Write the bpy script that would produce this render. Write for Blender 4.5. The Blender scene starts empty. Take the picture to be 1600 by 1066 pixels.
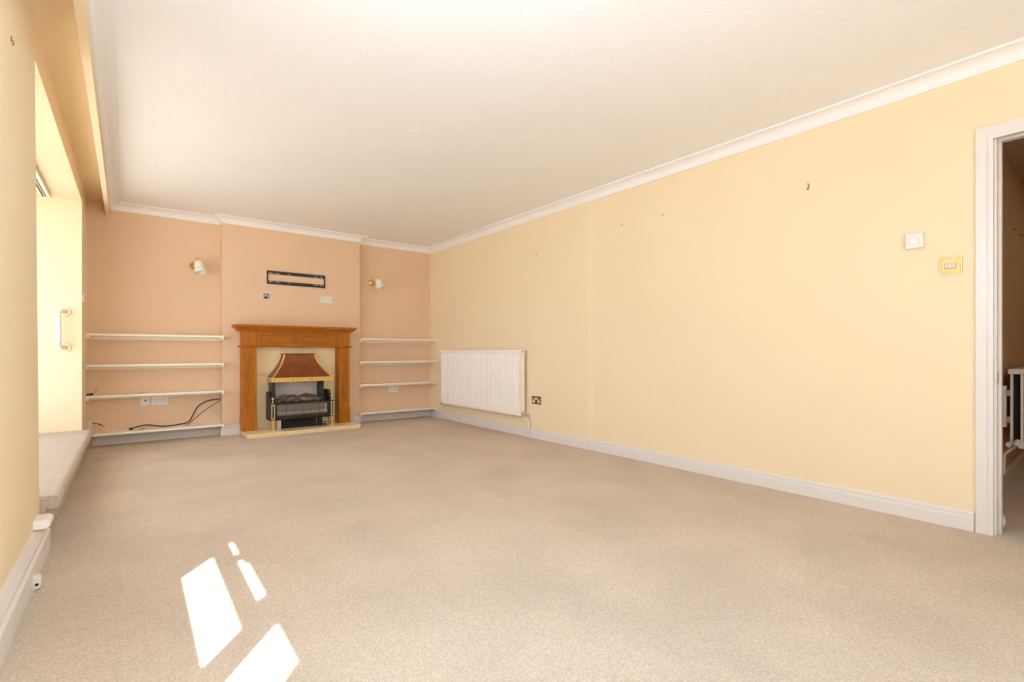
import bpy, bmesh, math, random
from mathutils import Vector, Matrix, noise
random.seed(4)
sc = bpy.context.scene
COL = sc.collection
PI = math.pi

# ------------------------------------------------------------------ materials
def mat(name, col, rough=0.6, metal=0.0, var=0.0, vscale=3.0, bump=0.0, bscale=80.0, bdist=0.002,
        stretch=(1, 1, 1), col2=None, spec=0.5, detail=3.0, extra=None, coat=0.0, voronoi=False, lo=0.3, hi=0.7):
    m = bpy.data.materials.new(name); m.use_nodes = True
    nt = m.node_tree; N = nt.nodes; L = nt.links
    b = N['Principled BSDF']
    b.inputs['Base Color'].default_value = (*col, 1)
    b.inputs['Roughness'].default_value = rough
    b.inputs['Metallic'].default_value = metal
    b.inputs['Specular IOR Level'].default_value = spec
    b.inputs['Coat Weight'].default_value = coat
    tc = N.new('ShaderNodeTexCoord'); mp = N.new('ShaderNodeMapping')
    mp.inputs['Scale'].default_value = stretch
    L.new(tc.outputs['Object'], mp.inputs['Vector'])
    if var > 0 or col2:
        n = N.new('ShaderNodeTexNoise'); n.inputs['Scale'].default_value = vscale; n.inputs['Detail'].default_value = detail
        L.new(mp.outputs[0], n.inputs['Vector'])
        r = N.new('ShaderNodeValToRGB')
        c2 = col2 if col2 else tuple(c * (1 - var) for c in col)
        r.color_ramp.elements[0].position = lo; r.color_ramp.elements[0].color = (*c2, 1)
        r.color_ramp.elements[1].position = hi; r.color_ramp.elements[1].color = (*col, 1)
        L.new(n.outputs[0], r.inputs[0])
        out = r.outputs[0]
        if extra:                     # a second, finer speckle multiplied over the first
            n2 = N.new('ShaderNodeTexNoise'); n2.inputs['Scale'].default_value = extra[0]; n2.inputs['Detail'].default_value = 2
            L.new(mp.outputs[0], n2.inputs['Vector'])
            r2 = N.new('ShaderNodeValToRGB')
            a = extra[1]
            r2.color_ramp.elements[0].position = 0.35; r2.color_ramp.elements[0].color = (a, a * .97, a * .93, 1)
            r2.color_ramp.elements[1].position = 0.65; r2.color_ramp.elements[1].color = (1, 1, 1, 1)
            L.new(n2.outputs[0], r2.inputs[0])
            mx = N.new('ShaderNodeMix'); mx.data_type = 'RGBA'; mx.blend_type = 'MULTIPLY'; mx.inputs[0].default_value = 1
            L.new(out, mx.inputs[6]); L.new(r2.outputs[0], mx.inputs[7]); out = mx.outputs[2]
        L.new(out, b.inputs['Base Color'])
    if bump > 0:
        if voronoi:
            n3 = N.new('ShaderNodeTexVoronoi'); n3.inputs['Scale'].default_value = bscale
        else:
            n3 = N.new('ShaderNodeTexNoise'); n3.inputs['Scale'].default_value = bscale; n3.inputs['Detail'].default_value = 4
        L.new(mp.outputs[0], n3.inputs['Vector'])
        bp = N.new('ShaderNodeBump'); bp.inputs['Strength'].default_value = bump; bp.inputs['Distance'].default_value = bdist
        L.new(n3.outputs[0], bp.inputs['Height']); L.new(bp.outputs[0], b.inputs['Normal'])
    return m

CREAM = mat('cream_wall_paint', (0.86, 0.715, 0.485), .75, var=.03, vscale=1.2, bump=.04, bscale=60, bdist=.002, spec=.25)
PEACH = mat('peach_wall_paint', (0.79, 0.575, 0.39), .8, var=.05, vscale=1.6, bump=.04, bscale=60, bdist=.002, spec=.2)
CEIL = mat('textured_ceiling_paint', (0.87, 0.875, 0.88), .7, var=.02, vscale=1.5, bump=.55, bscale=55, bdist=.006, spec=.3)
COVE = mat('white_cove_paint', (0.86, 0.85, 0.84), .6)
GLOSS = mat('white_gloss_paint', (0.75, 0.71, 0.665), .35, var=.03, vscale=6)
SHELFW = mat('cream_white_shelf_paint', (0.92, 0.86, 0.75), .4, var=.04, vscale=8)
CARPET = mat('beige_carpet', (0.76, 0.655, 0.535), .95, var=.10, vscale=2.2, bump=.9, bscale=260, bdist=.006, spec=.1,
             extra=(170, .80), detail=6, lo=.35, hi=.6)
STEPC = mat('step_carpet_lit_tone', (0.66, 0.575, 0.485), .95, var=.08, vscale=5, bump=.8, bscale=260, bdist=.005, spec=.1, extra=(170, .78))  # same carpet as the floor, greyer; recess light is put into the colour
WOODV = mat('orange_oak_vertical', (0.50, 0.172, 0.009), .45, col2=(0.36, 0.105, 0.005), vscale=9, stretch=(9, 9, .7), bump=.1, bscale=20, coat=.05, detail=6, spec=.25)
WOODH = mat('orange_oak_horizontal', (0.50, 0.172, 0.009), .45, col2=(0.34, 0.098, 0.005), vscale=9, stretch=(.7, 9, 9), bump=.1, bscale=20, coat=.05, detail=6, spec=.25)
MARBLE = mat('cream_marble', (0.92, 0.765, 0.46), .25, col2=(0.85, 0.69, 0.38), vscale=7, coat=.2, detail=6)
COPPER = mat('hammered_copper', (0.36, 0.125, 0.045), .42, metal=.75, var=.35, vscale=14, bump=.9, bscale=130, bdist=.004, voronoi=True)
BRASS = mat('polished_brass', (0.88, 0.64, 0.24), .2, metal=.9, var=.1, vscale=12)
BRASSD = mat('aged_brass', (0.42, 0.27, 0.09), .3, metal=.85, var=.2, vscale=30)
IRON = mat('black_enamel', (0.022, 0.019, 0.017), .45, var=.2, vscale=20)
DARKG = mat('dark_recess', (0.012, 0.009, 0.007), .8, var=.1)  # near-black standing in for shade inside gaps
GRILL = mat('grey_radiant', (0.22, 0.18, 0.14), .55, var=.3, vscale=30, bump=.3, bscale=60)
CERAM = mat('pale_ceramic', (0.62, 0.58, 0.56), .7, var=.12, vscale=8)
STEEL = mat('steel', (0.62, 0.60, 0.57), .3, metal=.9, var=.05)
COALM = mat('ash_coal', (0.22, 0.155, 0.12), .9, col2=(0.03, 0.023, 0.02), vscale=26, bump=.8, bscale=50, bdist=.01)
COALP = mat('pink_coal', (0.50, 0.31, 0.22), .9, col2=(0.14, 0.08, 0.06), vscale=26, bump=.8, bscale=50, bdist=.01)
PLAST = mat('white_plastic', (0.80, 0.765, 0.70), .35, var=.02)
PLASTG = mat('grey_white_plastic', (0.70, 0.66, 0.60), .4, var=.03)
RAD = mat('white_radiator_enamel', (0.95, 0.90, 0.83), .3, var=.02, vscale=3)
BLACK = mat('black_rubber', (0.015, 0.012, 0.010), .5, var=.1)
OPAL = mat('opal_glass', (0.90, 0.87, 0.80), .2, var=.08, vscale=18, coat=.5)
GRABW = mat('white_grab_rail', (0.93, 0.90, 0.84), .3, var=.01)
GRABC = mat('cream_grab_rail_end', (0.88, 0.77, 0.58), .35, var=.01)
RED = mat('dark_red_plastic', (0.20, 0.03, 0.02), .4, var=.1)
HALLW = mat('hall_wall_dimmed_cream', (0.62, 0.40, 0.20), .8, var=.05, bump=.1)  # cream wall taken browner; the hall's dimness is put into the colour
PATIO = mat('patio_paving', (0.55, 0.50, 0.44), .9, var=.15, vscale=4)
BLIND = mat('dark_track_groove', (0.06, 0.055, 0.05), .5, var=.1)

def glass():
    m = bpy.data.materials.new('clear_window_glass'); m.use_nodes = True
    nt = m.node_tree; N = nt.nodes; L = nt.links; N.remove(N['Principled BSDF'])
    t = N.new('ShaderNodeBsdfTransparent'); g = N.new('ShaderNodeBsdfGlossy'); g.inputs['Roughness'].default_value = .02
    mx = N.new('ShaderNodeMixShader'); mx.inputs[0].default_value = .05
    L.new(t.outputs[0], mx.inputs[1]); L.new(g.outputs[0], mx.inputs[2]); L.new(mx.outputs[0], N['Material Output'].inputs[0])
    return m
GLASS = glass()

# ------------------------------------------------------------------ object helpers
def rootloc(p):
    v = Vector((0, 0, 0))
    while p is not None:
        v += p.location; p = p.parent
    return v

def obj(name, bm, m, parent=None, smooth=False, bev=0.0, seg=2):
    if bev > 0:
        bmesh.ops.bevel(bm, geom=list(bm.edges), offset=bev, segments=seg, affect='EDGES', profile=.5, clamp_overlap=True)
    bmesh.ops.recalc_face_normals(bm, faces=bm.faces)
    if parent is None:
        xs = [v.co for v in bm.verts]
        c = Vector(((min(v.x for v in xs) + max(v.x for v in xs)) / 2, (min(v.y for v in xs) + max(v.y for v in xs)) / 2, min(v.z for v in xs)))
    else:
        c = rootloc(parent)
    bm.transform(Matrix.Translation(-c))
    me = bpy.data.meshes.new(name); bm.to_mesh(me); bm.free()
    me.materials.append(m)
    if smooth:
        for p in me.polygons: p.use_smooth = True
    o = bpy.data.objects.new(name, me); COL.objects.link(o)
    if parent is None: o.location = c
    else: o.parent = parent
    return o

def tag(o, label, cat, group=None):
    o['label'] = label; o['category'] = cat
    if group: o['group'] = group
    return o

def thing(name, label, cat, loc, group=None):
    o = bpy.data.objects.new(name, None); COL.objects.link(o); o.location = loc; o.empty_display_size = .05
    return tag(o, label, cat, group)

def struct(name, bm, m, parent=None, **k):
    o = obj(name, bm, m, parent, **k)
    if parent is None: o['kind'] = 'structure'
    return o

def B(): return bmesh.new()

def box(bm, x0, x1, y0, y1, z0, z1):
    vs = [bm.verts.new((x, y, z)) for x in (x0, x1) for y in (y0, y1) for z in (z0, z1)]
    for f in ((0, 1, 3, 2), (4, 6, 7, 5), (0, 4, 5, 1), (2, 3, 7, 6), (0, 2, 6, 4), (1, 5, 7, 3)):
        bm.faces.new([vs[i] for i in f])
    return bm

def prism(bm, pts, axis, a0, a1):
    """pts 2D polygon extruded along axis: 'x' pts=(y,z), 'y' pts=(x,z), 'z' pts=(x,y)"""
    def P(p, a):
        return {'x': (a, p[0], p[1]), 'y': (p[0], a, p[1]), 'z': (p[0], p[1], a)}[axis]
    A = [bm.verts.new(P(p, a0)) for p in pts]; C = [bm.verts.new(P(p, a1)) for p in pts]
    n = len(pts)
    bm.faces.new(A); bm.faces.new(C[::-1])
    for i in range(n): bm.faces.new((A[i], A[(i + 1) % n], C[(i + 1) % n], C[i]))
    return bm

def tube(bm, pts, r, seg=10, cap=True):
    pts = [Vector(p) for p in pts]; rings = []
    n0 = None
    for i, p in enumerate(pts):
        t = (pts[min(i + 1, len(pts) - 1)] - pts[max(i - 1, 0)]).normalized()
        if n0 is None:
            n0 = t.orthogonal().normalized()
        n0 = (n0 - t * n0.dot(t))
        n0 = n0.normalized() if n0.length > 1e-6 else t.orthogonal().normalized()
        b = t.cross(n0)
        rr = r[i] if isinstance(r, (list, tuple)) else r
        rings.append([bm.verts.new(p + (n0 * math.cos(a) + b * math.sin(a)) * rr) for a in [2 * PI * k / seg for k in range(seg)]])
    for a, c in zip(rings, rings[1:]):
        for k in range(seg): bm.faces.new((a[k], a[(k + 1) % seg], c[(k + 1) % seg], c[k]))
    if cap: bm.faces.new(rings[0][::-1]); bm.faces.new(rings[-1])
    return bm

def smoothpts(pts, n=6):
    P = [Vector(p) for p in pts]; out = []
    for i in range(len(P) - 1):
        p0, p1, p2, p3 = P[max(i - 1, 0)], P[i], P[i + 1], P[min(i + 2, len(P) - 1)]
        for k in range(n):
            t = k / n
            out.append(.5 * ((2 * p1) + (-p0 + p2) * t + (2 * p0 - 5 * p1 + 4 * p2 - p3) * t * t + (-p0 + 3 * p1 - 3 * p2 + p3) * t ** 3))
    out.append(P[-1]); return out

def lathe(bm, prof, origin, axis=(0, 0, 1), seg=24, cap=True):
    """prof = [(r, h)...] around axis from origin"""
    q = Vector((0, 0, 1)).rotation_difference(Vector(axis).normalized()).to_matrix()
    o = Vector(origin); rings = []
    for r, h in prof:
        rings.append([bm.verts.new(o + q @ Vector((max(r, 1e-4) * math.cos(2 * PI * k / seg), max(r, 1e-4) * math.sin(2 * PI * k / seg), h))) for k in range(seg)])
    for a, c in zip(rings, rings[1:]):
        for k in range(seg): bm.faces.new((a[k], a[(k + 1) % seg], c[(k + 1) % seg], c[k]))
    if cap: bm.faces.new(rings[0][::-1]); bm.faces.new(rings[-1])
    return bm

def sweep(bm, path, prof):
    """mitred horizontal sweep: path [(x,y)], prof [(out,z)] closed polygon; 'out' to the left of travel"""
    P = [Vector(p) for p in path]; rings = []
    nor = []
    for a, c in zip(P, P[1:]):
        d = (c - a).normalized(); nor.append(Vector((-d.y, d.x)))
    for i, p in enumerate(P):
        if i == 0: m = nor[0]
        elif i == len(P) - 1: m = nor[-1]
        else:
            m = nor[i - 1] + nor[i]; m = m / (1 + nor[i - 1].dot(nor[i]))
        rings.append([bm.verts.new((p.x + m.x * o, p.y + m.y * o, z)) for o, z in prof])
    n = len(prof)
    for a, c in zip(rings, rings[1:]):
        for k in range(n): bm.faces.new((a[k], a[(k + 1) % n], c[(k + 1) % n], c[k]))
    bm.faces.new(rings[0][::-1]); bm.faces.new(rings[-1])
    return bm

class Fr:                                # a frame on a wall: u along it, n out of it
    def __init__(s, o, u, n): s.o, s.u, s.n = Vector(o), Vector(u), Vector(n)
    def p(s, u, z, d): return s.o + s.u * u + s.n * d + Vector((0, 0, z))
    def box(s, bm, u0, u1, z0, z1, d0, d1):
        vs = [bm.verts.new(s.p(u, z, d)) for u in (u0, u1) for d in (d0, d1) for z in (z0, z1)]
        for f in ((0, 1, 3, 2), (4, 6, 7, 5), (0, 4, 5, 1), (2, 3, 7, 6), (0, 2, 6, 4), (1, 5, 7, 3)):
            bm.faces.new([vs[i] for i in f])
        return bm
    def plate(s, bm, u0, u1, z0, z1, d0, d1, ch):     # plate with chamfered front edge
        a = [s.p(u, z, d0) for u, z in ((u0, z0), (u1, z0), (u1, z1), (u0, z1))]
        b_ = [s.p(u, z, d1 - ch) for u, z in ((u0, z0), (u1, z0), (u1, z1), (u0, z1))]
        c = [s.p(u, z, d1) for u, z in ((u0 + ch, z0 + ch), (u1 - ch, z0 + ch), (u1 - ch, z1 - ch), (u0 + ch, z1 - ch))]
        R = [[bm.verts.new(v) for v in r] for r in (a, b_, c)]
        bm.faces.new(R[0][::-1]); bm.faces.new(R[2])
        for r, t in zip(R, R[1:]):
            for k in range(4): bm.faces.new((r[k], r[(k + 1) % 4], t[(k + 1) % 4], t[k]))
        return bm

# ------------------------------------------------------------------ room constants
ZC = 2.41
XL = -0.34; XRF = 3.385; XRN = 3.397; YK = 3.135
YB = -1.35                               # wall behind the camera
CH0, CH1, CHY = 0.78, 2.3167, 6.14       # chimney breast
AL, AR0, AR1 = 6.255, 6.255, 6.225       # back of the alcoves

# ------------------------------------------------------------------ shell
bm = B(); box(bm, XL - .03, XRN + .14, YB, 6.4, -.12, 0)
box(bm, XRN + .14, 7.2, YB, .56, -.12, 0)
struct('floor', bm, CARPET)
bm = B(); box(bm, XL - .13, XRN + .12, YB - .12, 6.5, ZC, ZC + .15); box(bm, -2.3, XL - .13, 1.95, 7.2, ZC, ZC + .15)  # second slab is an unseen eave added to keep sun off the recess
struct('ceiling', bm, CEIL)

bm = B()
prism(bm, [(XL - .7, 6.6), (XL - .7, AL), (CH0, AL), (CH0, CHY), (CH1, CHY), (CH1, AR0), (XRF, AR1), (XRF + .3, AR1), (XRF + .3, 6.6)], 'z', 0, ZC)
struct('wall_back', bm, PEACH)

bm = B()
prism(bm, [(XRN + .12, .445), (XRN, .445), (XRN, YK - .045), (XRF + .003, YK), (XRF, YK + .02), (XRF, AR1), (XRN + .12, AR1)], 'z', 0, ZC)
box(bm, XRN, XRN + .12, -.44, .445, 2.035, ZC)
box(bm, XRN, XRN + .12, YB, -.44, 0, ZC)
struct('wall_right', bm, CREAM)

bm = B()
prism(bm, [(1.85, 0), (3.155, 0), (3.145, .24), (3.01, 2.222), (3.01, ZC), (1.85, ZC)], 'x', XL - .62, XL)
box(bm, XL - .62, XL, 5.60, AL, 0, ZC)
box(bm, XL - .62, XL, 3.01, 5.60, 2.222, ZC)
W0, W1 = XL - .13, XL                   # thinner wall round the near window
box(bm, W0, W1, .90, 1.85, 0, 1.25)
box(bm, W0, W1, -1.0, 1.85, 2.365, ZC)
box(bm, W0, W1, -1.0, .90, 0, .5)
box(bm, W0, W1, YB, -1.0, 0, ZC)
struct('wall_left', bm, CREAM)

# wall behind the camera; its unseen glazed opening is added for daylight
bm = B()
box(bm, XL - .13, .35, YB - .12, YB, 0, ZC); box(bm, 1.95, XRN + .12, YB - .12, YB, 0, ZC)
box(bm, .35, 1.95, YB - .12, YB, 2.15, ZC); box(bm, .35, 1.95, YB - .12, YB, 0, .10)
struct('wall_front', bm, CREAM)
bm = B()
for a, c in ((.35, .42), (1.10, 1.20), (1.88, 1.95)): box(bm, a, c, YB - .09, YB - .04, .10, 2.15)
box(bm, .35, 1.95, YB - .09, YB - .04, 2.08, 2.15); box(bm, .35, 1.95, YB - .09, YB - .04, .10, .18)
w = struct('window_added_rear', bm, GLOSS)
for a, c in ((.42, 1.10), (1.20, 1.88)):
    b2 = B(); box(b2, a, c, YB - .068, YB - .062, .18, 2.08); obj('pane', b2, GLASS, w)

# near window of the left wall (just outside the picture): panes made up to throw the sun patches
bm = B(); X0, X1 = -.432, -.408
def fm(y0, y1, z0, z1): box(bm, X0, X1, y0, y1, z0, z1)
fm(1.6655, 1.85, 1.25, 2.083); fm(1.690, 1.85, 2.083, 2.365); fm(.925, 1.6655, 1.25, 1.529)
fm(.925, 1.6655, 1.918, 2.083); fm(1.438, 1.490, 2.083, 2.183); fm(1.351, 1.690, 2.183, 2.365); fm(.925, 1.351, 2.222, 2.365)
fm(.925, .990, 2.083, 2.222); fm(.785, .925, .5, 2.365); fm(.36, .785, 2.19, 2.365); fm(.36, .505, .5, 2.19); fm(.505, .785, .5, .56)
fm(-1.0, -.12, .5, 2.365); fm(-.12, .36, 2.19, 2.365); fm(-.12, .36, .5, .56)
w = struct('window_2', bm, GLOSS)
for y0, y1, z0, z1 in ((.925, 1.6655, 1.529, 1.918), (.996, 1.685, 2.093, 2.173), (.505, .785, .56, 2.19), (-.12, .36, .56, 2.19)):
    b2 = B(); box(b2, -.422, -.418, y0, y1, z0, z1); obj('pane', b2, GLASS, w)

# glazed doors at the back of the deep left recess
bm = B(); xa, xb = XL - .60, XL - .55
for y0, y1 in ((3.01, 3.09), (4.27, 4.39), (5.52, 5.60)): box(bm, xa, xb, y0, y1, .22, 2.222)
box(bm, xa, xb, 3.09, 5.52, 2.14, 2.222); box(bm, xa, xb, 3.09, 5.52, .22, .32)
w = struct('window_1', bm, GLOSS)
for a, c in ((3.09, 4.27), (4.39, 5.52)):
    b2 = B(); box(b2, XL - .578, XL - .572, a, c, .32, 2.14); obj('pane', b2, GLASS, w)

# outside ground
bm = B(); box(bm, -14, 20, -14, 14, -.35, -.15)
struct('floor_outside', bm, PATIO)

# hall beyond the door
bm = B()
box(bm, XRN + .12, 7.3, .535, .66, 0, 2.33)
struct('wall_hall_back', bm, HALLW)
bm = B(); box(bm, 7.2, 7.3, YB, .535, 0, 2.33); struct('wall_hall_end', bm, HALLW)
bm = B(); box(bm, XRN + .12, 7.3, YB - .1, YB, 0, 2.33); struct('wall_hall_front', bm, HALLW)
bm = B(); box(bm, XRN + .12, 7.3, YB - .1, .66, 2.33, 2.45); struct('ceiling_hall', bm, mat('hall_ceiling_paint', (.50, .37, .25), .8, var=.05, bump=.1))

# cornice
cove = [(-.02, 2.334), (0, 2.334), (.008, 2.334), (.010, 2.342)]
for k in range(0, 9):
    a = k / 8 * PI / 2
    cove.append((.076 - .064 * math.cos(a), 2.342 + .056 * math.sin(a)))
cove += [(.078, 2.398), (.078, ZC), (-.02, ZC)]
bm = B()
FA, FB = (-.118, YB), (-.170, AL)        # cornice line on the front of the pelmet board
sweep(bm, [(XRN, YB), (XRN, 1.4), (XRF, 3.5), (XRF, AR1), (CH1, AR0), (CH1, CHY), (CH0, CHY), (CH0, AL), FB, FA], cove)
struct('trim_1', bm, COVE)

# skirting
def skirt(name, path, h=.098, t=.015):
    b = B(); sweep(b, path, [(0, 0), (t, 0), (t, h * .66), (t * .72, h * .72), (t * .72, h * .93), (t * .45, h), (0, h)])
    return struct(name, b, GLOSS)
skirt('baseboard_right', [(XRN, .49), (XRN, YK), (XRF, YK), (XRF, AR1)])
skirt('baseboard_alcove_right', [(XRF - .015, AR1), (CH1, AR0)])
skirt('baseboard_chimney_right', [(CH1, AR0 - .015), (CH1, CHY), (2.225, CHY)], h=.10)
skirt('baseboard_chimney_left', [(.949, CHY), (CH0, CHY), (CH0, AL - .015)], h=.115)
skirt('baseboard_alcove_left', [(CH0 - .015, AL), (-.30, AL)], h=.10)
bm = B(); sweep(bm, [(XL, 3.13), (XL, YB)], [(0, 0), (.040, 0), (.040, .088), (.030, .096), (.030, .112), (.014, .134), (0, .137)])
struct('baseboard_left', bm, GLOSS)
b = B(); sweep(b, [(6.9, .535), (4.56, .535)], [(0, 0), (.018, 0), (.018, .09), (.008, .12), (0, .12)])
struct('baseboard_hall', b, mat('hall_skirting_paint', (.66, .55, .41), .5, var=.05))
# cover blocks on the right skirting where the radiator pipes run down
for i, yy in enumerate((5.385, 4.02)):
    b = B(); box(b, XRF - .018, XRF - .014, yy - .012, yy + .012, .012, .088)
    tag(obj('pipe_cover_strip', b, PLASTG, bev=.0012), ('small grey strip on the skirting under the middle of the radiator', 'small grey strip on the skirting below the right end of the radiator')[i], 'cover strip')
b = B(); box(b, XRN - .022, XRN - .014, YK - .06, YK - .008, 0, .094)
tag(obj('skirting_joint_block', b, GLOSS, bev=.002), 'white painted joint block on the skirting where the right wall steps back', 'skirting block')

# door frame with architrave
bm = B()
AZ = 2.052
prof_y = [.482, .412]
prism(bm, [(.482, 0), (.482, AZ), (-.50, AZ), (-.50, 0), (-.42, 0), (-.42, 1.985), (.418, 1.985), (.418, 0)], 'x', XRN - .014, XRN + .001)
prism(bm, [(.436, 0), (.436, 2.003), (-.438, 2.003), (-.438, 0), (-.42, 0), (-.42, 1.985), (.418, 1.985), (.418, 0)], 'x', XRN - .020, XRN - .0142)
d = struct('door_1', bm, GLOSS)
bm = B()
prism(bm, [(.4445, 0), (.4445, 2.034), (-.4395, 2.034), (-.4395, 0), (-.407, 0), (-.407, 1.995), (.408, 1.995), (.408, 0)], 'x', XRN + .0012, XRN + .122)
prism(bm, [(.4078, 0), (.4078, 1.9948), (-.4068, 1.9948), (-.4068, 0), (-.396, 0), (-.396, 1.983), (.396, 1.983), (.396, 0)], 'x', XRN + .045, XRN + .085)
obj('door_lining', bm, GLOSS, d)
bm = B(); box(bm, XRN + .022, XRN + .044, .4055, .409, .762, .82); obj('strike_plate', bm, BRASSD, d)
bm = B(); prism(bm, [(.428 - .036 * math.cos(a), .046 + .046 * math.sin(a)) for a in [-PI / 2 + PI * k / 14 for k in range(15)]] + [(.46, .092), (.46, 0)], 'x', XRN + .135, XRN + .16)
tag(obj('skirting_end_block', bm, GLOSS), 'rounded white block at floor level just behind the door frame', 'block')

# ------------------------------------------------------------------ carpeted step in the recess
bm = B()
prof = [(XL - .55, 0), (-.322, 0), (-.318, .03), (-.318, .185)]
for k in range(0, 9):
    a = -PI / 2 * .9 + k / 8 * (PI / 2 * 1.9)
    prof.append((-.300 + .033 * math.cos(a), .207 + .033 * math.sin(a)))
prof += [(XL - .01, .242), (XL - .55, .242)]
prism(bm, prof, 'y', 3.15, 5.615)
st = obj('carpeted_step', bm, STEPC)
tag(st, 'low carpet-covered step with a rounded edge filling the window recess', 'step')
for p in st.data.polygons: p.use_smooth = False

# ------------------------------------------------------------------ pelmet board
bm = B()
a_in, a_out = (-.166, YB), (-.134, YB)
prism(bm, [(-.2035, AL), (-.1715, AL), (-.120, YB), (-.152, YB)], 'z', 2.272, ZC)
tag(obj('pelmet_board', bm, CREAM), 'long cream pelmet board hanging from the ceiling along the left wall', 'pelmet')

bm = B(); prism(bm, [(XL, AL), (-.2035, AL), (-.152, YB), (XL, YB)], 'z', 2.403, 2.412)
struct('trim_2', bm, CREAM)
# curtain track on the recess ceiling
t = thing('curtain_track', 'white curtain track with dark grooves fixed to the recess ceiling', 'curtain track', (-.55, 4.4, 2.19))
bm = B(); box(bm, -.590, -.530, 3.2, 5.52, 2.196, 2.222); obj('rail', bm, PLAST, t, bev=.002)
for x0, x1 in ((-.578, -.566), (-.560, -.552)):
    bm = B(); box(bm, x0, x1, 3.2, 5.50, 2.1945, 2.197); obj('groove', bm, BLIND, t)

# grab rail on the reveal
t = thing('grab_rail', 'short white upright grab rail with round ends on the recess wall', 'grab rail', (-.455, 5.6, .95))
bx, by = -.482, 5.53
bm = B(); tube(bm, smoothpts([(bx, by, .985), (bx, by, 1.12), (bx, by, 1.245)], 4), .0175, 16); obj('bar', bm, GRABW, t, smooth=True)
for zc, s in ((1.262, 1), (.958, -1)):
    bm = B(); lathe(bm, [(.040, 0), (.040, .006), (.034, .012), (.018, .014)], (-.446, 5.6, zc), (0, -1, 0), 28)
    f = obj('flange', bm, GRABC, t, smooth=False)
    bm = B(); tube(bm, smoothpts([(-.446, 5.592, zc), (-.455, 5.565, zc + .004 * s), (-.473, 5.538, zc - .0 * s), (bx, by, zc - .02 * s), (bx, by, zc - .05 * s)], 5), .0195, 16)
    obj('elbow', bm, GRABC, t, smooth=True)

# ------------------------------------------------------------------ shelves
ZS = [1.094, .799, .503, .139]
rowname = ['top', 'second', 'third', 'lowest']
for side in ('left', 'right'):
    for i, zt in enumerate(ZS):
        if side == 'left':
            yfr, yfl = 6.035, 6.035; xa, xb = XL + .001, CH0 - .001; yb0 = AL - .001; xfa, xfb = XL + .001, .784
            fy = CHY - .002
            poly = [(xa, yb0), (xa, yfl), (xfb, yfr), (xfb, fy), (xb, fy), (xb, yb0)]
        else:
            yfl, yfr = 6.045, 6.005; xa, xb = CH1 + .001, XRF - .001; fy = CHY - .002
            poly = [(xa, AR0 - .002), (xa, fy), (2.300, fy), (2.300, yfl), (xb, yfr), (xb, AR1 - .001)]
        lab = {('left', 0): 'white wall shelf, topmost of four in the left alcove', ('left', 1): 'white wall shelf, second from the top in the left alcove',
               ('left', 2): 'white wall shelf in the left alcove, just above the pair of sockets', ('left', 3): 'white wall shelf in the left alcove, lowest, with cables lying on it',
               ('right', 0): 'white wall shelf, topmost of four in the right alcove', ('right', 1): 'white wall shelf, second from the top in the right alcove',
               ('right', 2): 'white wall shelf in the right alcove, just above the double socket', ('right', 3): 'white wall shelf in the right alcove, lowest, just above the skirting'}[(side, i)]
        t = thing('wall_shelf', lab, 'shelf', ((xa + xb) / 2, 6.15, zt - .05), side + ' alcove shelves')
        bm = B(); prism(bm, poly, 'z', zt - .019, zt); obj('board', bm, SHELFW, t)
        if i < 3:
            bm = B()
            if side == 'left': box(bm, xa, xb, AL - .022, AL, zt - .052, zt - .019)
            else: prism(bm, [(xa, AR0), (xb, AR1), (xb, AR1 - .022), (xa, AR0 - .022)], 'z', zt - .052, zt - .019)
            obj('back_batten', bm, SHELFW, t)
        bm = B(); box(bm, xa, xa + .022, (6.05 if side == 'left' else 6.146), 6.225, zt - .046, zt - .019); obj('side_batten', bm, SHELFW, t, bev=.002)
        bm = B(); box(bm, xb - .022, xb, (6.146 if side == 'left' else 6.025), 6.200, zt - .046, zt - .019); obj('side_batten', bm, SHELFW, t, bev=.002)
        if side == 'left':
            bm = B(); box(bm, xfb - .020, xfb - .001, 6.045, 6.137, zt - .042, zt - .019); obj('end_block', bm, SHELFW, t, bev=.002)
        else:
            bm = B(); box(bm, 2.301, 2.316, 6.052, 6.137, zt - .046, zt - .019); obj('end_block', bm, SHELFW, t, bev=.002)

# ------------------------------------------------------------------ sockets and plates
FB_ = Fr((0, CHY, 0), (1, 0, 0), (0, -1, 0))            # chimney face
FLA = Fr((0, AL, 0), (1, 0, 0), (0, -1, 0))
FRA = Fr((0, AR0 - .012, 0), (1, 0, 0), (0, -1, 0))
FRF = Fr((XRF, 0, 0), (0, -1, 0), (-1, 0, 0))           # right wall, u = -y
FRN = Fr((XRN, 0, 0), (0, -1, 0), (-1, 0, 0))

def socket(fr, uc, zc, label, group=None, flag=''):
    t = thing('double_socket', label, 'socket', fr.p(uc, zc - .043, 0), group)
    bm = B(); fr.plate(bm, uc - .073, uc + .073, zc - .043, zc + .043, -.001, .011, .003); obj('plate', bm, PLAST, t)
    for s in (-1, 1):
        bm = B(); fr.box(bm, uc + s * .0135 - .0065, uc + s * .0135 + .0065, zc + .010, zc + .030, .010, .0145); obj('rocker_switch', bm, PLAST, t, bev=.0012)
        bm = B(); c = uc + s * .040
        fr.box(bm, c - .0022, c + .0022, zc + .008, zc + .018, .0108, .0115)
        for q in (-1, 1): fr.box(bm, c + q * .011 - .0038, c + q * .011 + .0038, zc - .013, zc - .009, .0108, .0115)
        obj('pin_holes', bm, BLACK, t)
        bm = B(); lathe(bm, [(.0028, 0), (.0028, .0012)], fr.p(uc + s * .062, zc + .0, .0108), fr.n, 10); obj('screw', bm, STEEL, t)
    return t
socket(FB_, 1.896, 1.563, 'white double socket on the chimney breast, below right of the black bracket')
socket(FLA, .228, .409, 'white double socket in the left alcove beside a square aerial plate')
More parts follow.
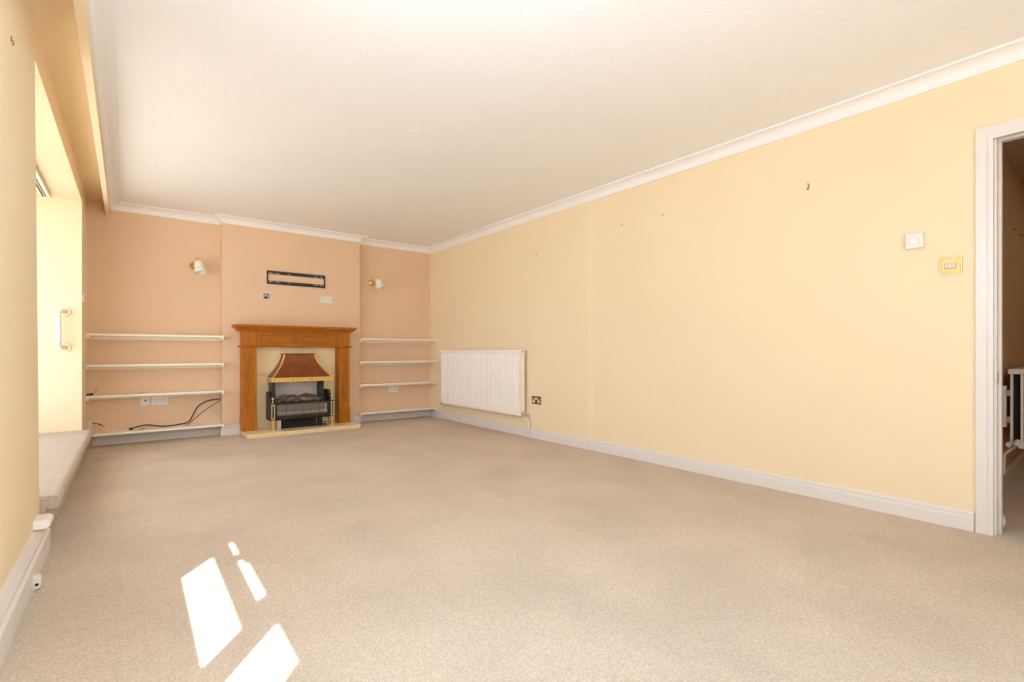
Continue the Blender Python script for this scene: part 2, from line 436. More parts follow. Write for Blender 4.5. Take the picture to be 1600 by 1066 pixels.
socket(FRA, 2.823, .408, 'white double socket on the back of the right alcove under a shelf')

t = thing('aerial_plate', 'square white aerial plate with one dark hole, left of a double socket', 'aerial plate', FLA.p(.109, .366, 0))
bm = B(); FLA.plate(bm, .067, .152, .367, .452, -.001, .010, .003); obj('plate', bm, PLAST, t)
bm = B(); lathe(bm, [(.008, 0), (.008, .003)], FLA.p(.109, .42, .0095), FLA.n, 16); obj('aerial_hole', bm, BLACK, t)
for s in (-1, 1):
    bm = B(); lathe(bm, [(.003, 0), (.003, .0012)], FLA.p(.109 + s * .03, .41, .0098), FLA.n, 10); obj('screw', bm, STEEL, t)

t = thing('recessed_cable_box', 'open square white back box with dark hole below left of the black bracket', 'back box', FB_.p(1.222, 1.52, 0))
bm = B()
for a in ((1.180, 1.187, 1.523, 1.605), (1.257, 1.264, 1.523, 1.605), (1.187, 1.257, 1.523, 1.530), (1.187, 1.257, 1.598, 1.605)):
    FB_.box(bm, a[0], a[1], a[2], a[3], -.001, .010)
obj('rim', bm, PLAST, t)
bm = B(); FB_.box(bm, 1.187, 1.257, 1.530, 1.598, .0005, .002); obj('box_floor', bm, mat('galvanised_box', (.42, .36, .26), .5, var=.4, vscale=60), t)
bm = B(); lathe(bm, [(.013, 0), (.014, .0015), (.008, .004)], FB_.p(1.216, 1.546, .002), FB_.n, 14); obj('cable_hole', bm, BLACK, t)
bm = B(); tube(bm, smoothpts([FB_.p(1.214, 1.56, .004), FB_.p(1.205, 1.575, .008), FB_.p(1.212, 1.588, .004)], 4), .003, 6); obj('cable_end', bm, PLAST, t)

# brass socket by the radiator
t = thing('brass_socket', 'brass double socket with white inserts low on the right wall', 'socket', FRF.p(-3.888, .363, 0))
uc, zc = -3.888, .406
bm = B(); FRF.plate(bm, uc - .073, uc + .073, zc - .043, zc + .043, -.001, .007, .003); obj('plate', bm, BRASSD, t)
for s in (-1, 1):
    c = uc + s * .040
    bm = B(); pts = [(c - .018, zc - .026), (c + .018, zc - .026), (c + .018, zc - .010), (c + .006, zc + .002), (c + .006, zc + .018), (c - .006, zc + .018), (c - .006, zc + .002), (c - .018, zc - .010)]
    vs = [bm.verts.new(FRF.p(u, z, .0065)) for u, z in pts]; ws = [bm.verts.new(FRF.p(u, z, .0085)) for u, z in pts]
    bm.faces.new(ws); [bm.faces.new((vs[k], vs[(k + 1) % 8], ws[(k + 1) % 8], ws[k])) for k in range(8)]
    obj('outlet_insert', bm, PLAST, t)
    bm = B()
    FRF.box(bm, c - .002, c + .002, zc + .004, zc + .013, .0084, .009)
    for q in (-1, 1): FRF.box(bm, c + q * .010 - .003, c + q * .010 + .003, zc - .019, zc - .015, .0084, .009)
    obj('pin_holes', bm, BLACK, t)
    bm = B(); FRF.box(bm, uc + s * .009 - .0075, uc + s * .009 + .0075, zc + .006, zc + .028, .0065, .012); obj('rocker_switch', bm, PLAST, t, bev=.001)

# brass light switch near the door
t = thing('brass_light_switch', 'square-edged brass light switch with white rockers beside the door frame', 'light switch', FRN.p(-.58, 1.333, 0))
u0, u1, z0, z1 = -.622, -.538, 1.332, 1.417
SATIN = mat('satin_brass', (.74, .56, .24), .5, metal=.55, var=.1, vscale=12)
bm = B(); FRN.plate(bm, u0, u1, z0, z1, -.001, .008, .005); obj('plate', bm, SATIN, t)
bm = B()
for a, c, e, h in ((u0 - .002, u0 + .003, z0 - .002, z1 + .002), (u1 - .003, u1 + .002, z0 - .002, z1 + .002), (u0 + .003, u1 - .003, z1 - .003, z1 + .002), (u0 + .003, u1 - .003, z0 - .002, z0 + .003)): FRN.box(bm, a, c, e, h, -.001, .006)
obj('rim', bm, BRASSD, t)
bm = B(); FRN.plate(bm, -.603, -.557, 1.357, 1.387, .0075, .011, .002); obj('surround', bm, SATIN, t)
for a, c in ((-.600, -.5875), (-.5868, -.5735), (-.5728, -.560)):
    bm = B(); FRN.box(bm, a, c, 1.361, 1.385, .010, .0165); obj('rocker_switch', bm, PLASTG, t, bev=.001)
for u in (-.614, -.546):
    bm = B(); lathe(bm, [(.003, 0), (.003, .0014)], FRN.p(u, 1.374, .0078), FRN.n, 10); obj('screw', bm, BRASSD, t)

# room thermostat
t = thing('room_thermostat', 'square white thermostat with a round dial on the right wall', 'thermostat', FRN.p(-.725, 1.484, 0))
bm = B(); FRN.plate(bm, -.765, -.687, 1.487, 1.570, -.001, .026, .004); obj('casing', bm, PLAST, t)
bm = B(); lathe(bm, [(.027, 0), (.027, .0006)], FRN.p(-.7275, 1.527, .0262), FRN.n, 32); obj('dial_ring', bm, PLASTG, t)
bm = B(); lathe(bm, [(.0248, 0), (.0245, .0035), (.020, .005)], FRN.p(-.7275, 1.527, .0266), FRN.n, 32); obj('dial', bm, PLAST, t)

# switch seen edge on in the left alcove
bm = B(); box(bm, XL - .001, XL + .012, 5.625, 5.70, 1.352, 1.420)
tag(obj('wall_switch', bm, PLAST, bev=.002), 'small white switch plate seen edge on beside the recess corner', 'switch')
# junction box on the back wall above the step
bm = B(); box(bm, XL + .0005, -.303, AL - .030, AL, .163, .257)
tag(obj('junction_box', bm, PLASTG, bev=.003), 'small white junction box in the corner above the lowest left shelf', 'junction box')

# ------------------------------------------------------------------ TV bracket
t = thing('tv_wall_bracket', 'flat black metal television bracket frame screwed to the chimney breast', 'bracket', FB_.p(1.55, 1.707, 0))
SL = [(1.238, 1.296), (1.311, 1.369), (1.444, 1.479), (1.741, 1.793), (1.808, 1.852)]
for zlo, zhi, s0, s1 in ((1.823, 1.860, 1.830, 1.838), (1.707, 1.744, 1.729, 1.737)):
    bm = B(); x0, x1 = 1.2365, 1.8645
    FB_.box(bm, x0, x1, zlo, s0, 0, .012); FB_.box(bm, x0, x1, s1, zhi, 0, .012)
    xs = [x0] + [v for s in SL for v in s] + [x1]
    for k in range(0, len(xs), 2):
        if xs[k + 1] > xs[k]: FB_.box(bm, xs[k], xs[k + 1], s0, s1, 0, .012)
    obj('rail', bm, IRON, t)
for a, c in ((1.2235, 1.2365), (1.8645, 1.8775)):
    bm = B(); FB_.box(bm, a, c, 1.707, 1.860, 0, .014); obj('side_bar', bm, IRON, t)
for x, z in ((1.267, 1.834), (1.340, 1.834), (1.766, 1.834), (1.830, 1.834), (1.267, 1.733), (1.340, 1.733), (1.766, 1.733), (1.830, 1.733)):
    bm = B(); lathe(bm, [(.007, 0), (.007, .003), (.003, .005)], FB_.p(x, z, .012), FB_.n, 10); obj('screw', bm, STEEL, t)

# ------------------------------------------------------------------ wall lights
def wall_light(x, z, wy, label, q=.050):
    t = thing('wall_light', label, 'wall light', (x, wy, z - .04), 'brass wall lights')
    bm = B(); lathe(bm, [(.042, 0), (.043, .006), (.036, .016), (.020, .022), (.012, .036), (.006, .040)], (x, wy, z), (0, -1, 0), 28); obj('backplate', bm, BRASS, t, smooth=True)
    bm = B(); tube(bm, smoothpts([(x, wy - .03, z), (x + q * 0.24, wy - .075, z + .012), (x + q * 0.40, wy - .088, z + .060), (x + q * 0.66, wy - .095, z + .086),
                                  (x + q * 0.96, wy - .105, z + .075), (x + q * 1.00, wy - .108, z + .045)], 6), .0042, 8); obj('arm', bm, BRASS, t, smooth=True)
    ax = Vector((.16, -.30, -1)).normalized()
    o = Vector((x + q * 1.00, wy - .108, z + .054))
    bm = B(); lathe(bm, [(.006, 0), (.016, .004), (.023, .014), (.024, .022)], o, ax, 24); obj('lamp_holder', bm, BRASS, t, smooth=True)
    out = [(.022, .014), (.032, .022), (.041, .040), (.0465, .070), (.050, .110), (.0535, .152)]
    inn = [(r - .003, h) for r, h in out[::-1]]
    bm = B(); lathe(bm, out + inn, o, ax, 32); obj('glass_shade', bm, OPAL, t, smooth=True)
    return t
wall_light(.530, 1.852, AL, 'brass wall light with white glass shade in the left alcove', .024)
wall_light(2.520, 1.842, AR0 - .004, 'brass wall light with white glass shade in the right alcove', .040)

# ------------------------------------------------------------------ fireplace
SX0, SX1 = .951, 2.136
t = thing('fireplace_surround', 'orange oak mantelpiece and fireplace surround on the chimney breast', 'fireplace surround', (1.545, 6.07, .045))
# mantel shelf with stepped cornice moulding
bm = B()
lev = [(1.219, 0), (1.201, 0), (1.198, .006), (1.190, .012), (1.178, .030), (1.168, .040), (1.156, .046)]
X0m, X1m, Ym = .868, 2.200, 5.925
rings = []
for z, ins in lev:
    rings.append([bm.verts.new(p) for p in ((X0m + ins, CHY, z), (X0m + ins, Ym + ins, z), (X1m - ins, Ym + ins, z), (X1m - ins, CHY, z))])
for a, c in zip(rings, rings[1:]):
    for k in range(4): bm.faces.new((a[k], a[(k + 1) % 4], c[(k + 1) % 4], c[k]))
bm.faces.new(rings[0]); bm.faces.new(rings[-1][::-1])
obj('mantel_shelf', bm, WOODH, t)
# frieze with two framed panels
bm = B(); box(bm, 1.093, 2.003, 6.006, CHY, .985, 1.156); obj('frieze', bm, WOODH, t)
for a, c in ((1.128, 1.512), (1.583, 1.970)):
    bm = B()
    for x0, x1, z0, z1 in ((a, c, 1.108, 1.115), (a, c, 1.022, 1.029), (a, a + .008, 1.029, 1.108), (c - .008, c, 1.029, 1.108)):
        box(bm, x0, x1, 5.990, 6.007, z0, z1)
    obj('panel_moulding', bm, WOODH, t, bev=.0015)
# astragal under the frieze
bm = B()
for x0, x1, yf in ((SX0 - .022, 1.100, 5.972), (1.100, 1.998, 5.990), (1.998, SX1 + .022, 5.972)):
    prism(bm, [(CHY, .972), (yf + .010, .972), (yf + .003, .976), (yf, .981), (yf + .003, .987), (yf + .010, .990), (CHY, .990)], 'x', x0, x1)
obj('frieze_moulding', bm, WOODH, t)
for x0, x1 in ((SX0, 1.093), (2.003, SX1)):
    bm = B(); box(bm, x0, x1, 5.998, CHY, .985, 1.156); obj('corner_block', bm, WOODV, t, bev=.001)
    # fluted shaft
    bm = B(); pts = [(x0, CHY), (x0, 6.000)]
    w_ = x1 - x0
    xs = x0 + .030
    for k in range(5):
        c = x0 + .032 + k * (w_ - .064) / 4
        for s, dd in ((-.0065, 0), (-.004, .0035), (0, .005), (.004, .0035), (.0065, 0)): pts.append((c + s, 6.000 + dd))
    pts += [(x1, 6.000), (x1, CHY)]
    prism(bm, pts, 'z', .300, .900)
    box(bm, x0, x1, 6.000, CHY, .225, .300); box(bm, x0, x1, 6.000, CHY, .900, .974)
    obj('pilaster', bm, WOODV, t)
    bm = B(); prism(bm, [(CHY, .045), (5.984, .045), (5.984, .212), (5.990, .226), (6.002, .232), (CHY, .232)], 'x', x0 - .003, x1 + .003)
    obj('plinth_block', bm, WOODV, t)
for xa, xb in ((1.093, 1.103), (1.993, 2.003)):
    bm = B(); box(bm, xa, xb, 6.05, CHY, .045, .975); obj('inner_slip', bm, WOODV, t)

t = thing('marble_back_panel', 'cream marble back panel inside the oak fireplace surround', 'fireplace panel', (1.548, 6.12, .045))
for x0, x1, z0, z1, nm in ((1.103, 1.993, .656, .985, 'upper_slab'), (1.103, 1.993, .045, .6535, 'lower_slab')):
    bm = B(); box(bm, x0, x1, 6.112, CHY - .002, z0, z1); obj(nm, bm, MARBLE, t, bev=.001)

t = thing('marble_hearth', 'low cream marble hearth slab on the carpet under the fire', 'hearth', (1.555, 5.93, 0))
bm = B(); box(bm, .949, 2.175, 5.727, CHY - .001, .022, .045); obj('top_slab', bm, MARBLE, t, bev=.003)
bm = B(); box(bm, .957, 2.167, 5.735, CHY - .001, 0, .0215); obj('edge_slab', bm, MARBLE, t, bev=.002)

# gas fire
g = thing('gas_fire', 'black gas fire with a hammered copper canopy and brass trim on the hearth', 'gas fire', (1.553, 5.98, .045))
HX0, HX1, HY, HZ0, HZ1 = 1.217, 1.871, 5.842, .628, .893
TX0, TX1, TY = 1.372, 1.7235, 6.00
def hood(t):                            # t=0 top, 1 bottom
    o = t ** 1.6
    return (TX0 + (HX0 - TX0) * o, TX1 + (HX1 - TX1) * o, TY + (HY - TY) * o, HZ1 + (HZ0 - HZ1) * t)
bm = B(); rings = []
for k in range(17):
    x0, x1, y, z = hood(k / 16)
    rings.append([bm.verts.new(p) for p in ((x0, 6.111, z), (x0, y, z), (x1, y, z), (x1, 6.111, z))])
for a, c in zip(rings, rings[1:]):
    for k in range(4): bm.faces.new((a[k], a[(k + 1) % 4], c[(k + 1) % 4], c[k]))
bm.faces.new(rings[0]); bm.faces.new(rings[-1][::-1])
hd = obj('canopy', bm, COPPER, g)
for s in (0, 1):
    bm = B()
    prev = None
    for k in range(17):
        h = hood(k / 16); x = h[s]; y = h[2]; z = h[3]; w_ = .016 * (1 if s == 0 else -1)
        r = [bm.verts.new(p) for p in ((x - .001 * (1 if s == 0 else -1), y - .003, z + .001), (x + w_, y - .003, z + .001), (x + w_, y + .003, z), (x, y + .012, z))]
        if prev:
            for q in range(4): bm.faces.new((prev[q], prev[(q + 1) % 4], r[(q + 1) % 4], r[q]))
        else: bm.faces.new(r)
        prev = r
    bm.faces.new(prev[::-1]); obj('brass_strip', bm, BRASS, hd)
bm = B(); box(bm, TX0 - .010, TX1 + .010, TY - .008, 6.111, HZ1 - .001, HZ1 + .008); obj('top_collar', bm, mat('dark_copper', (.16, .06, .03), .4, metal=.7, var=.2), hd, bev=.002)
bm = B(); box(bm, HX0 - .006, HX1 + .006, HY - .006, 6.111, .581, HZ0 + .003); bd = obj('brass_band', bm, BRASS, hd, bev=.002)
for x in (1.240, 1.436, 1.637, 1.846):
    bm = B(); lathe(bm, [(.0085, 0), (.008, .004), (.004, .007)], (x, HY - .006, .606), (0, -1, 0), 14); obj('bolt', bm, BRASSD, bd, smooth=True)
for y in (5.90, 6.02):
    bm = B(); lathe(bm, [(.0085, 0), (.008, .004), (.004, .007)], (HX0 - .006, y, .606), (-1, 0, 0), 14); obj('bolt', bm, BRASSD, bd, smooth=True)
# posts holding the canopy, radiant panel between them
bm = B(); box(bm, 1.268, 1.772, 6.09, 6.110, .33, .60); obj('ceramic_panel', bm, CERAM, g)
for xa, xb, s in ((1.236, 1.272, 1), (1.765, 1.805, -1)):
    bm = B()
    if s == 1: pts = [(xa, .345), (xb + .006, .345), (xb + .003, .43), (xb, .52), (xb - .004, .600), (xa, .600)]
    else: pts = [(xa + .004, .345), (xb + .012, .345), (xb, .43), (xb - .002, .52), (xb + .004, .600), (xa + .010, .600), (xa, .50)]
    prism(bm, pts, 'y', 5.945, 6.108); obj('canopy_post', bm, IRON, g)
# firebox
bm = B(); box(bm, 1.250, 1.858, 5.885, 6.105, .155, .325); obj('firebox', bm, IRON, g, bev=.003)
bm = B(); prism(bm, [(5.868, .330), (5.874, .343), (5.93, .346), (5.93, .326), (5.868, .324)], 'x', 1.252, 1.858); obj('top_rail', bm, IRON, g)
bm = B(); prism(bm, [(5.886, .150), (5.872, .158), (5.858, .175), (5.856, .188), (5.866, .197), (5.886, .200)], 'x', 1.256, 1.855); obj('bumper', bm, IRON, g, smooth=False)
bm = B(); box(bm, 1.278, 1.826, 5.880, 5.8845, .200, .322); obj('glass_front', bm, GRILL, g)
bm = B()
for z, r in ((.222, .0035), (.230, .0025)): tube(bm, [(1.280, 5.877, z), (1.824, 5.877, z)], r, 8)
tube(bm, [(1.806, 5.877, .205), (1.806, 5.877, .315)], .004, 8); tube(bm, [(1.780, 5.877, .236), (1.820, 5.877, .236)], .005, 8)
obj('heating_bar', bm, STEEL, g)
bm = B()
for k in range(1, 6): x = 1.278 + .548 * k / 6; tube(bm, [(x, 5.866, .200), (x, 5.866, .330)], .0015, 6)
for z in (.215, .262): tube(bm, [(1.262, 5.866, z), (1.846, 5.866, z)], .0012, 6)
obj('fire_guard', bm, IRON, g)
# side wings, corner pillars
for s, xa in ((-1, 1.208), (1, 1.862)):
    bm = B()
    if s < 0: prism(bm, [(5.885, .150), (6.105, .150), (6.105, .465), (5.975, .465), (5.885, .352)], 'x', xa, xa + .042)
    else: prism(bm, [(5.885, .150), (6.105, .150), (6.105, .468), (5.99, .468), (5.885, .352)], 'x', xa - .008, xa + .028)
    obj('side_wing', bm, IRON, g, bev=.002)
for xa, xb in ((1.210, 1.256), (1.856, 1.898)):
    bm = B(); box(bm, xa, xb, 5.862, 5.90, .156, .340); p = obj('corner_pillar', bm, IRON, g, bev=.002)
    bm = B()
    for x0, x1, z0, z1 in ((xa + .005, xa + .013, .166, .332), (xb - .013, xb - .005, .166, .332), (xa + .013, xb - .013, .166, .176), (xa + .013, xb - .013, .322, .332)):
        box(bm, x0, x1, 5.8585, 5.863, z0, z1)
    obj('brass_inlay', bm, mat('pale_brass', (.80, .68, .42), .3, metal=.6, var=.1), p)
    bm = B(); box(bm, xa - .003, xb + .003, 5.858, 5.904, .338, .347); obj('cap', bm, IRON, p, bev=.001)
    c = (xa + xb) / 2
    bm = B(); lathe(bm, [(.012, 0), (.012, .004), (.006, .010), (.005, .026), (.010, .034), (.0145, .046), (.0135, .056), (.006, .064), (.002, .070)], (c, 5.88, .346), (0, 0, 1), 18)
    obj('finial', bm, BRASS, p, smooth=True)
    bm = B(); prism(bm, [(xa + .004, .156), (xb - .004, .156), (xb - .010, .100), (xb - .007, .045), (xa + .007, .045), (xa + .010, .100)], 'y', 5.862, 5.892); obj('foot', bm, BRASS, p, bev=.002)
bm = B(); box(bm, 1.292, 1.330, 5.93, 5.95, .045, .156); obj('steel_bracket', bm, STEEL, g)
bm = B(); box(bm, 1.335, 1.72, 5.955, 6.10, .0455, .156); obj('dark_gap_block', bm, DARKG, g)  # solid dark block stands in for the shaded space under the fire
for x in (1.76,):
    bm = B(); box(bm, x - .022, x + .022, 5.92, 5.98, .0455, .156); obj('valve', bm, IRON, g, bev=.003)
cb = []
for k in range(60):
    a = k / 60 * 2 * PI * 2.6; cb.append((1.775 + .040 * math.cos(a), 5.885 + .022 * math.sin(a) - .0, .062 + .0006 * k + .010 * math.sin(a * .5)))
bm = B(); tube(bm, [(1.62, 5.93, .14), (1.68, 5.90, .07)] + cb, .0035, 6); obj('coiled_lead', bm, BLACK, g, smooth=True)
bm = B(); tube(bm, smoothpts([(1.845, 5.90, .156), (1.842, 5.875, .11), (1.832, 5.87, .07), (1.80, 5.87, .052), (1.74, 5.88, .060), (1.66, 5.90, .10), (1.60, 5.93, .13)], 6), .004, 6); obj('gas_lead', bm, BLACK, g, smooth=True)
# imitation coals
def lump(c, r, seed, m, flat=.7, parent=g):
    bm = B(); bmesh.ops.create_icosphere(bm, subdivisions=3, radius=1)
    for v in bm.verts:
        n = v.co.normalized()
        d = 1 + .38 * noise.noise(n * 1.5 + Vector((seed, 0, 0))) + .16 * noise.noise(n * 4 + Vector((0, seed, 0)))
        v.co = Vector((n.x * r[0] * d, n.y * r[1] * d, n.z * r[2] * d)) + Vector(c)
    obj('imitation_coal', bm, m, parent, smooth=False)
coals = [(1.30, 5.94, .352, .032, COALM), (1.345, 5.95, .372, .040, COALM), (1.40, 5.93, .362, .036, COALM), (1.372, 5.98, .402, .036, COALM),
         (1.44, 5.95, .372, .036, COALP), (1.455, 5.99, .398, .042, COALM), (1.50, 5.93, .358, .032, COALM), (1.535, 5.97, .388, .036, COALM),
         (1.58, 5.94, .372, .036, COALP), (1.61, 5.99, .412, .036, COALM), (1.635, 5.93, .360, .034, COALM), (1.675, 5.96, .384, .042, COALM),
         (1.72, 5.93, .366, .036, COALM), (1.755, 5.96, .366, .034, COALM), (1.565, 6.02, .385, .04, COALM), (1.70, 6.02, .39, .036, COALM), (1.42, 6.03, .38, .04, COALM), (1.33, 6.02, .365, .036, COALM)]
for i, (x, y, z, r, m) in enumerate(coals): lump((x, y, z), (r * 1.35, r, r * .62), i * 7.3, m)

# ------------------------------------------------------------------ radiator on the right wall
def ribbed(bm, ya, yb, z0, z1, xf, depth, n):
    """panel face on plane x=xf with vertical ribs, facing -x"""
    pts = []; w_ = (yb - ya) / n
    for k in range(n):
        y = ya + k * w_
        pts += [(y + .1 * w_, xf), (y + .55 * w_, xf), (y + .66 * w_, xf + depth), (y + .94 * w_, xf + depth)]
    pts = [(ya, xf)] + pts + [(yb, xf), (yb, xf + .014), (ya, xf + .014)]
    prism(bm, [(p[1], p[0]) for p in pts], 'z', z0, z1)
RX0, RX1 = 3.292, 3.348
YA, YE = 4.048, 5.762
t = thing('radiator', 'long white ribbed panel radiator on the right wall near the corner', 'radiator', (3.34, 4.9, .21))
bm = B(); ribbed(bm, YA + .012, YE - .012, .262, .905, RX0, .011, 46); obj('front_panel', bm, RAD, t)
bm = B(); box(bm, RX0 - .003, RX1 + .006, YA, YE, .903, .946); obj('top_rail', bm, RAD, t, bev=.006, seg=3)
bm = B(); box(bm, RX0 - .001, RX0 + .016, YA, YE, .226, .264); obj('bottom_rail', bm, RAD, t, bev=.005, seg=3)
for y in (YA, YE - .006):
    bm = B(); box(bm, RX0 + .004, RX1 + .004, y, y + .006, .245, .91); obj('side_cover', bm, RAD, t, bev=.001)
bm = B(); box(bm, RX1 - .012, RX1, YA + .01, YE - .01, .25, .905); obj('rear_panel', bm, RAD, t)
bm = B(); lathe(bm, [(.012, 0), (.012, .012), (.007, .014), (.007, .02)], (RX0 + .025, YA, .925), (0, -1, 0), 14); obj('bleed_valve', bm, STEEL, t)
for y in (4.5, 5.3):
    bm = B(); box(bm, RX1, XRF, y - .02, y + .02, .30, .86); obj('wall_bracket', bm, STEEL, t)
bm = B(); lathe(bm, [(.011, 0), (.014, .004), (.014, .03), (.010, .034)], (RX0 + .028, YA + .002, .245), (0, -1, 0), 14)
lathe(bm, [(.014, -.022), (.014, .026)], (RX0 + .028, YA - .03, .245), (0, 0, 1), 14); v = obj('valve', bm, STEEL, t, smooth=False)
bm = B(); tube(bm, smoothpts([(RX0 + .028, YA - .03, .222), (RX0 + .030, YA - .034, .205), (XRF - .040, YA - .046, .188), (XRF - .022, YA - .052, .165), (XRF - .022, YA - .055, .07)], 6), .0085, 12); obj('pipe', bm, PLAST, t, smooth=True)
bm = B(); lathe(bm, [(.014, -.026), (.014, .026)], (RX0 + .028, YE + .028, .235), (0, 0, 1), 14); tube(bm, [(RX0 + .028, YE, .24), (RX0 + .028, YE + .03, .24)], .009, 10); obj('valve', bm, BRASSD, t)
bm = B(); tube(bm, smoothpts([(RX0 + .030, YE + .028, .21), (XRF - .030, YE + .035, .19), (XRF - .022, YE + .035, .16), (XRF - .022, YE + .035, .07)], 6), .0085, 12); obj('pipe', bm, PLAST, t, smooth=True)

# hall radiator, seen end on through the doorway
t = thing('hall_radiator', 'white double panel radiator seen end on through the doorway', 'radiator', (5.1, .47, .27))
for y0 in (.430, .478):
    bm = B(); box(bm, 4.62, 5.7, y0, y0 + .013, .31, .785); obj('panel', bm, RAD, t, bev=.003)
bm = B(); box(bm, 4.60, 5.7, .424, .500, .772, .806); obj('top_cap', bm, RAD, t, bev=.006)
for z in (.30,):
    bm = B()
    for y in (.436, .492): lathe(bm, [(.018, 0), (.020, .01), (.020, .10)], (4.60, y, z), (1, 0, 0), 16)
    obj('end_tapping', bm, RAD, t)
bm = B(); box(bm, 4.66, 5.6, .447, .476, .33, .77); obj('dark_gap_fill', bm, DARKG, t)  # dark block between the panels stands in for the shaded gap
bm = B(); box(bm, 4.66, 4.70, .512, .535, .41, .69); box(bm, 4.66, 4.70, .49, .515, .62, .66); box(bm, 4.66, 4.70, .49, .515, .44, .48); obj('wall_bracket', bm, RAD, t)
bm = B(); lathe(bm, [(.013, 0), (.016, .005), (.016, .034), (.011, .04)], (4.585, .462, .305), (0, -.45, .8), 14); obj('valve_cap', bm, RAD, t)
bm = B(); lathe(bm, [(.012, -.03), (.012, .0)], (4.585, .462, .305), (0, -.45, .8), 12); obj('valve', bm, STEEL, t)
bm = B(); tube(bm, smoothpts([(4.585, .474, .285), (4.585, .492, .262), (4.585, .512, .235), (4.585, .516, .19), (4.585, .517, .10)], 6), .009, 12); obj('pipe', bm, GRABC, t, smooth=True)
for x, z, lb in ((5.186, 1.8345, 'small dark picture nail on the hall wall, the upper left one'), (5.53, 1.842, 'small dark picture nail on the hall wall, the one further right')):
    bm = B(); tube(bm, [(x, .537, z), (x - .012, .515, z)], .004, 8); tag(obj('picture_nail', bm, BRASSD), lb, 'nail')

# ------------------------------------------------------------------ nails and hook on the walls
def nail(fr, u, z, label, r=.0045, l=.012):
    bm = B(); lathe(bm, [(r * .5, -.002), (r * .5, l * .7), (r, l * .75), (r, l)], fr.p(u, z, 0), fr.n, 10); tag(obj('picture_nail', bm, BRASSD), label, 'nail')
nail(FRF, -5.10, 1.824, 'tiny picture nail high on the right wall above the radiator')
nail(FRF, -3.888, 1.941, 'picture nail high on the right wall above the brass socket', .006)
nail(FRN, -2.752, 2.034, 'picture nail on the right wall, left one of the close pair near the cornice', .005)
nail(FRN, -2.337, 2.031, 'picture nail on the right wall, right one of the close pair near the cornice', .005)
nail(FLA, .218, 1.978, 'tiny nail on the back of the left alcove, up left of the wall light', .004, .006)
nail(FRA, 2.84, 1.92, 'tiny nail on the back of the right alcove, right of the wall light', .004, .006)
t = thing('picture_hook', 'small brass picture hook high on the right wall, left of the thermostat', 'picture hook', FRN.p(-1.262, 1.955, 0))
bm = B(); FRN.box(bm, -1.265, -1.258, 1.968, 1.993, -.001, .003); obj('hook_plate', bm, BRASSD, t)
bm = B(); tube(bm, smoothpts([FRN.p(-1.262, 1.972, .003), FRN.p(-1.262, 1.960, .006), FRN.p(-1.264, 1.955, .013), FRN.p(-1.264, 1.963, .016)], 4), .003, 8); obj('hook', bm, BRASSD, t)
bm = B(); tube(bm, [FRN.p(-1.272, 2.004, -.001), FRN.p(-1.272, 2.001, .006)], .0025, 8); obj('pin', bm, BRASSD, t)
FL = Fr((XL, 0, 0), (0, 1, 0), (1, 0, 0))
t = thing('bent_wall_hook', 'small bent brass hook high on the near left wall', 'hook', FL.p(2.47, 2.03, 0))
bm = B(); tube(bm, smoothpts([FL.p(2.462, 2.042, 0), FL.p(2.466, 2.036, .004), FL.p(2.476, 2.035, .005), FL.p(2.486, 2.033, .004), FL.p(2.493, 2.029, .001)], 4), .0016, 6); obj('wire', bm, BRASSD, t)
bm = B(); tube(bm, [FL.p(2.464, 2.048, .002), FL.p(2.464, 2.028, .002)], .0016, 6); obj('pin', bm, BRASSD, t)

# ceiling discs
for x, y, r, lb in ((1.515, 3.00, .036, 'faint white disc on the ceiling in the middle of the room'), (1.522, 1.45, .034, 'faint white disc on the ceiling near the top edge of the photo')):
    bm = B(); lathe(bm, [(r, -.001), (r, .003), (r * .9, .005), (r * .8, .0035), (r * .2, .003)], (x, y, ZC), (0, 0, -1), 32)
    tag(obj('ceiling_cover_disc', bm, CEIL, smooth=False), lb, 'cover disc')

# ------------------------------------------------------------------ bits by the near left wall
bm = B(); prism(bm, [(XL, .141), (-.300, .141), (-.286, .147), (-.282, .160), (-.286, .174), (-.298, .180), (XL, .180)], 'y', 2.945, 3.06)
tag(obj('skirting_cap_block', bm, GRABW, bev=.003), 'white rounded wooden block stuck on the wall end above the left skirting', 'block')
t = thing('cable_outlet_bracket', 'white plastic bracket with a round dark hole on the left skirting', 'bracket', (-.289, 2.62, .0))
bm = B(); prism(bm, [(-.3005, .0005), (-.278, .008), (-.2785, .041), (-.285, .051), (-.3005, .054)], 'y', 2.60, 2.64); b_ = obj('body', bm, PLAST, t, bev=.002)
bm = B(); lathe(bm, [(.0055, 0), (.0055, .002), (.003, .003)], (-.288, 2.60, .022), (0, -1, 0), 16); obj('hole', bm, BLACK, t)

# ------------------------------------------------------------------ cables and odds on the left shelves
y_ = 6.20
pts = [(.0, 6.17, .147), (.02, 6.18, .158), (.12, 6.21, .172), (.256, 6.20, .147), (.394, 6.20, .154), (.475, 6.20, .172), (.51, 6.21, .225), (.553, 6.22, .315), (.612, 6.225, .366), (.683, 6.225, .392), (.776, 6.225, .399)]
t = thing('black_cable', 'black cable looping across the lowest left shelf up to the corner', 'cable', (.3, 6.2, .139))
bm = B(); tube(bm, smoothpts(pts, 8), .0058, 8); obj('cable', bm, BLACK, t, smooth=True)
bm = B(); tube(bm, [(-.018, 6.155, .149), (.004, 6.172, .150)], .010, 10); obj('plug', bm, BLACK, t)
t = thing('straight_black_cable', 'thinner black cable running straight from the shelf to the alcove corner', 'cable', (.6, 6.2, .139))
bm = B(); tube(bm, smoothpts([(.455, 6.150, .146), (.485, 6.155, .166), (.53, 6.168, .208), (.635, 6.195, .293), (.772, 6.206, .386)], 6), .0036, 8); obj('cable', bm, BLACK, t, smooth=True)
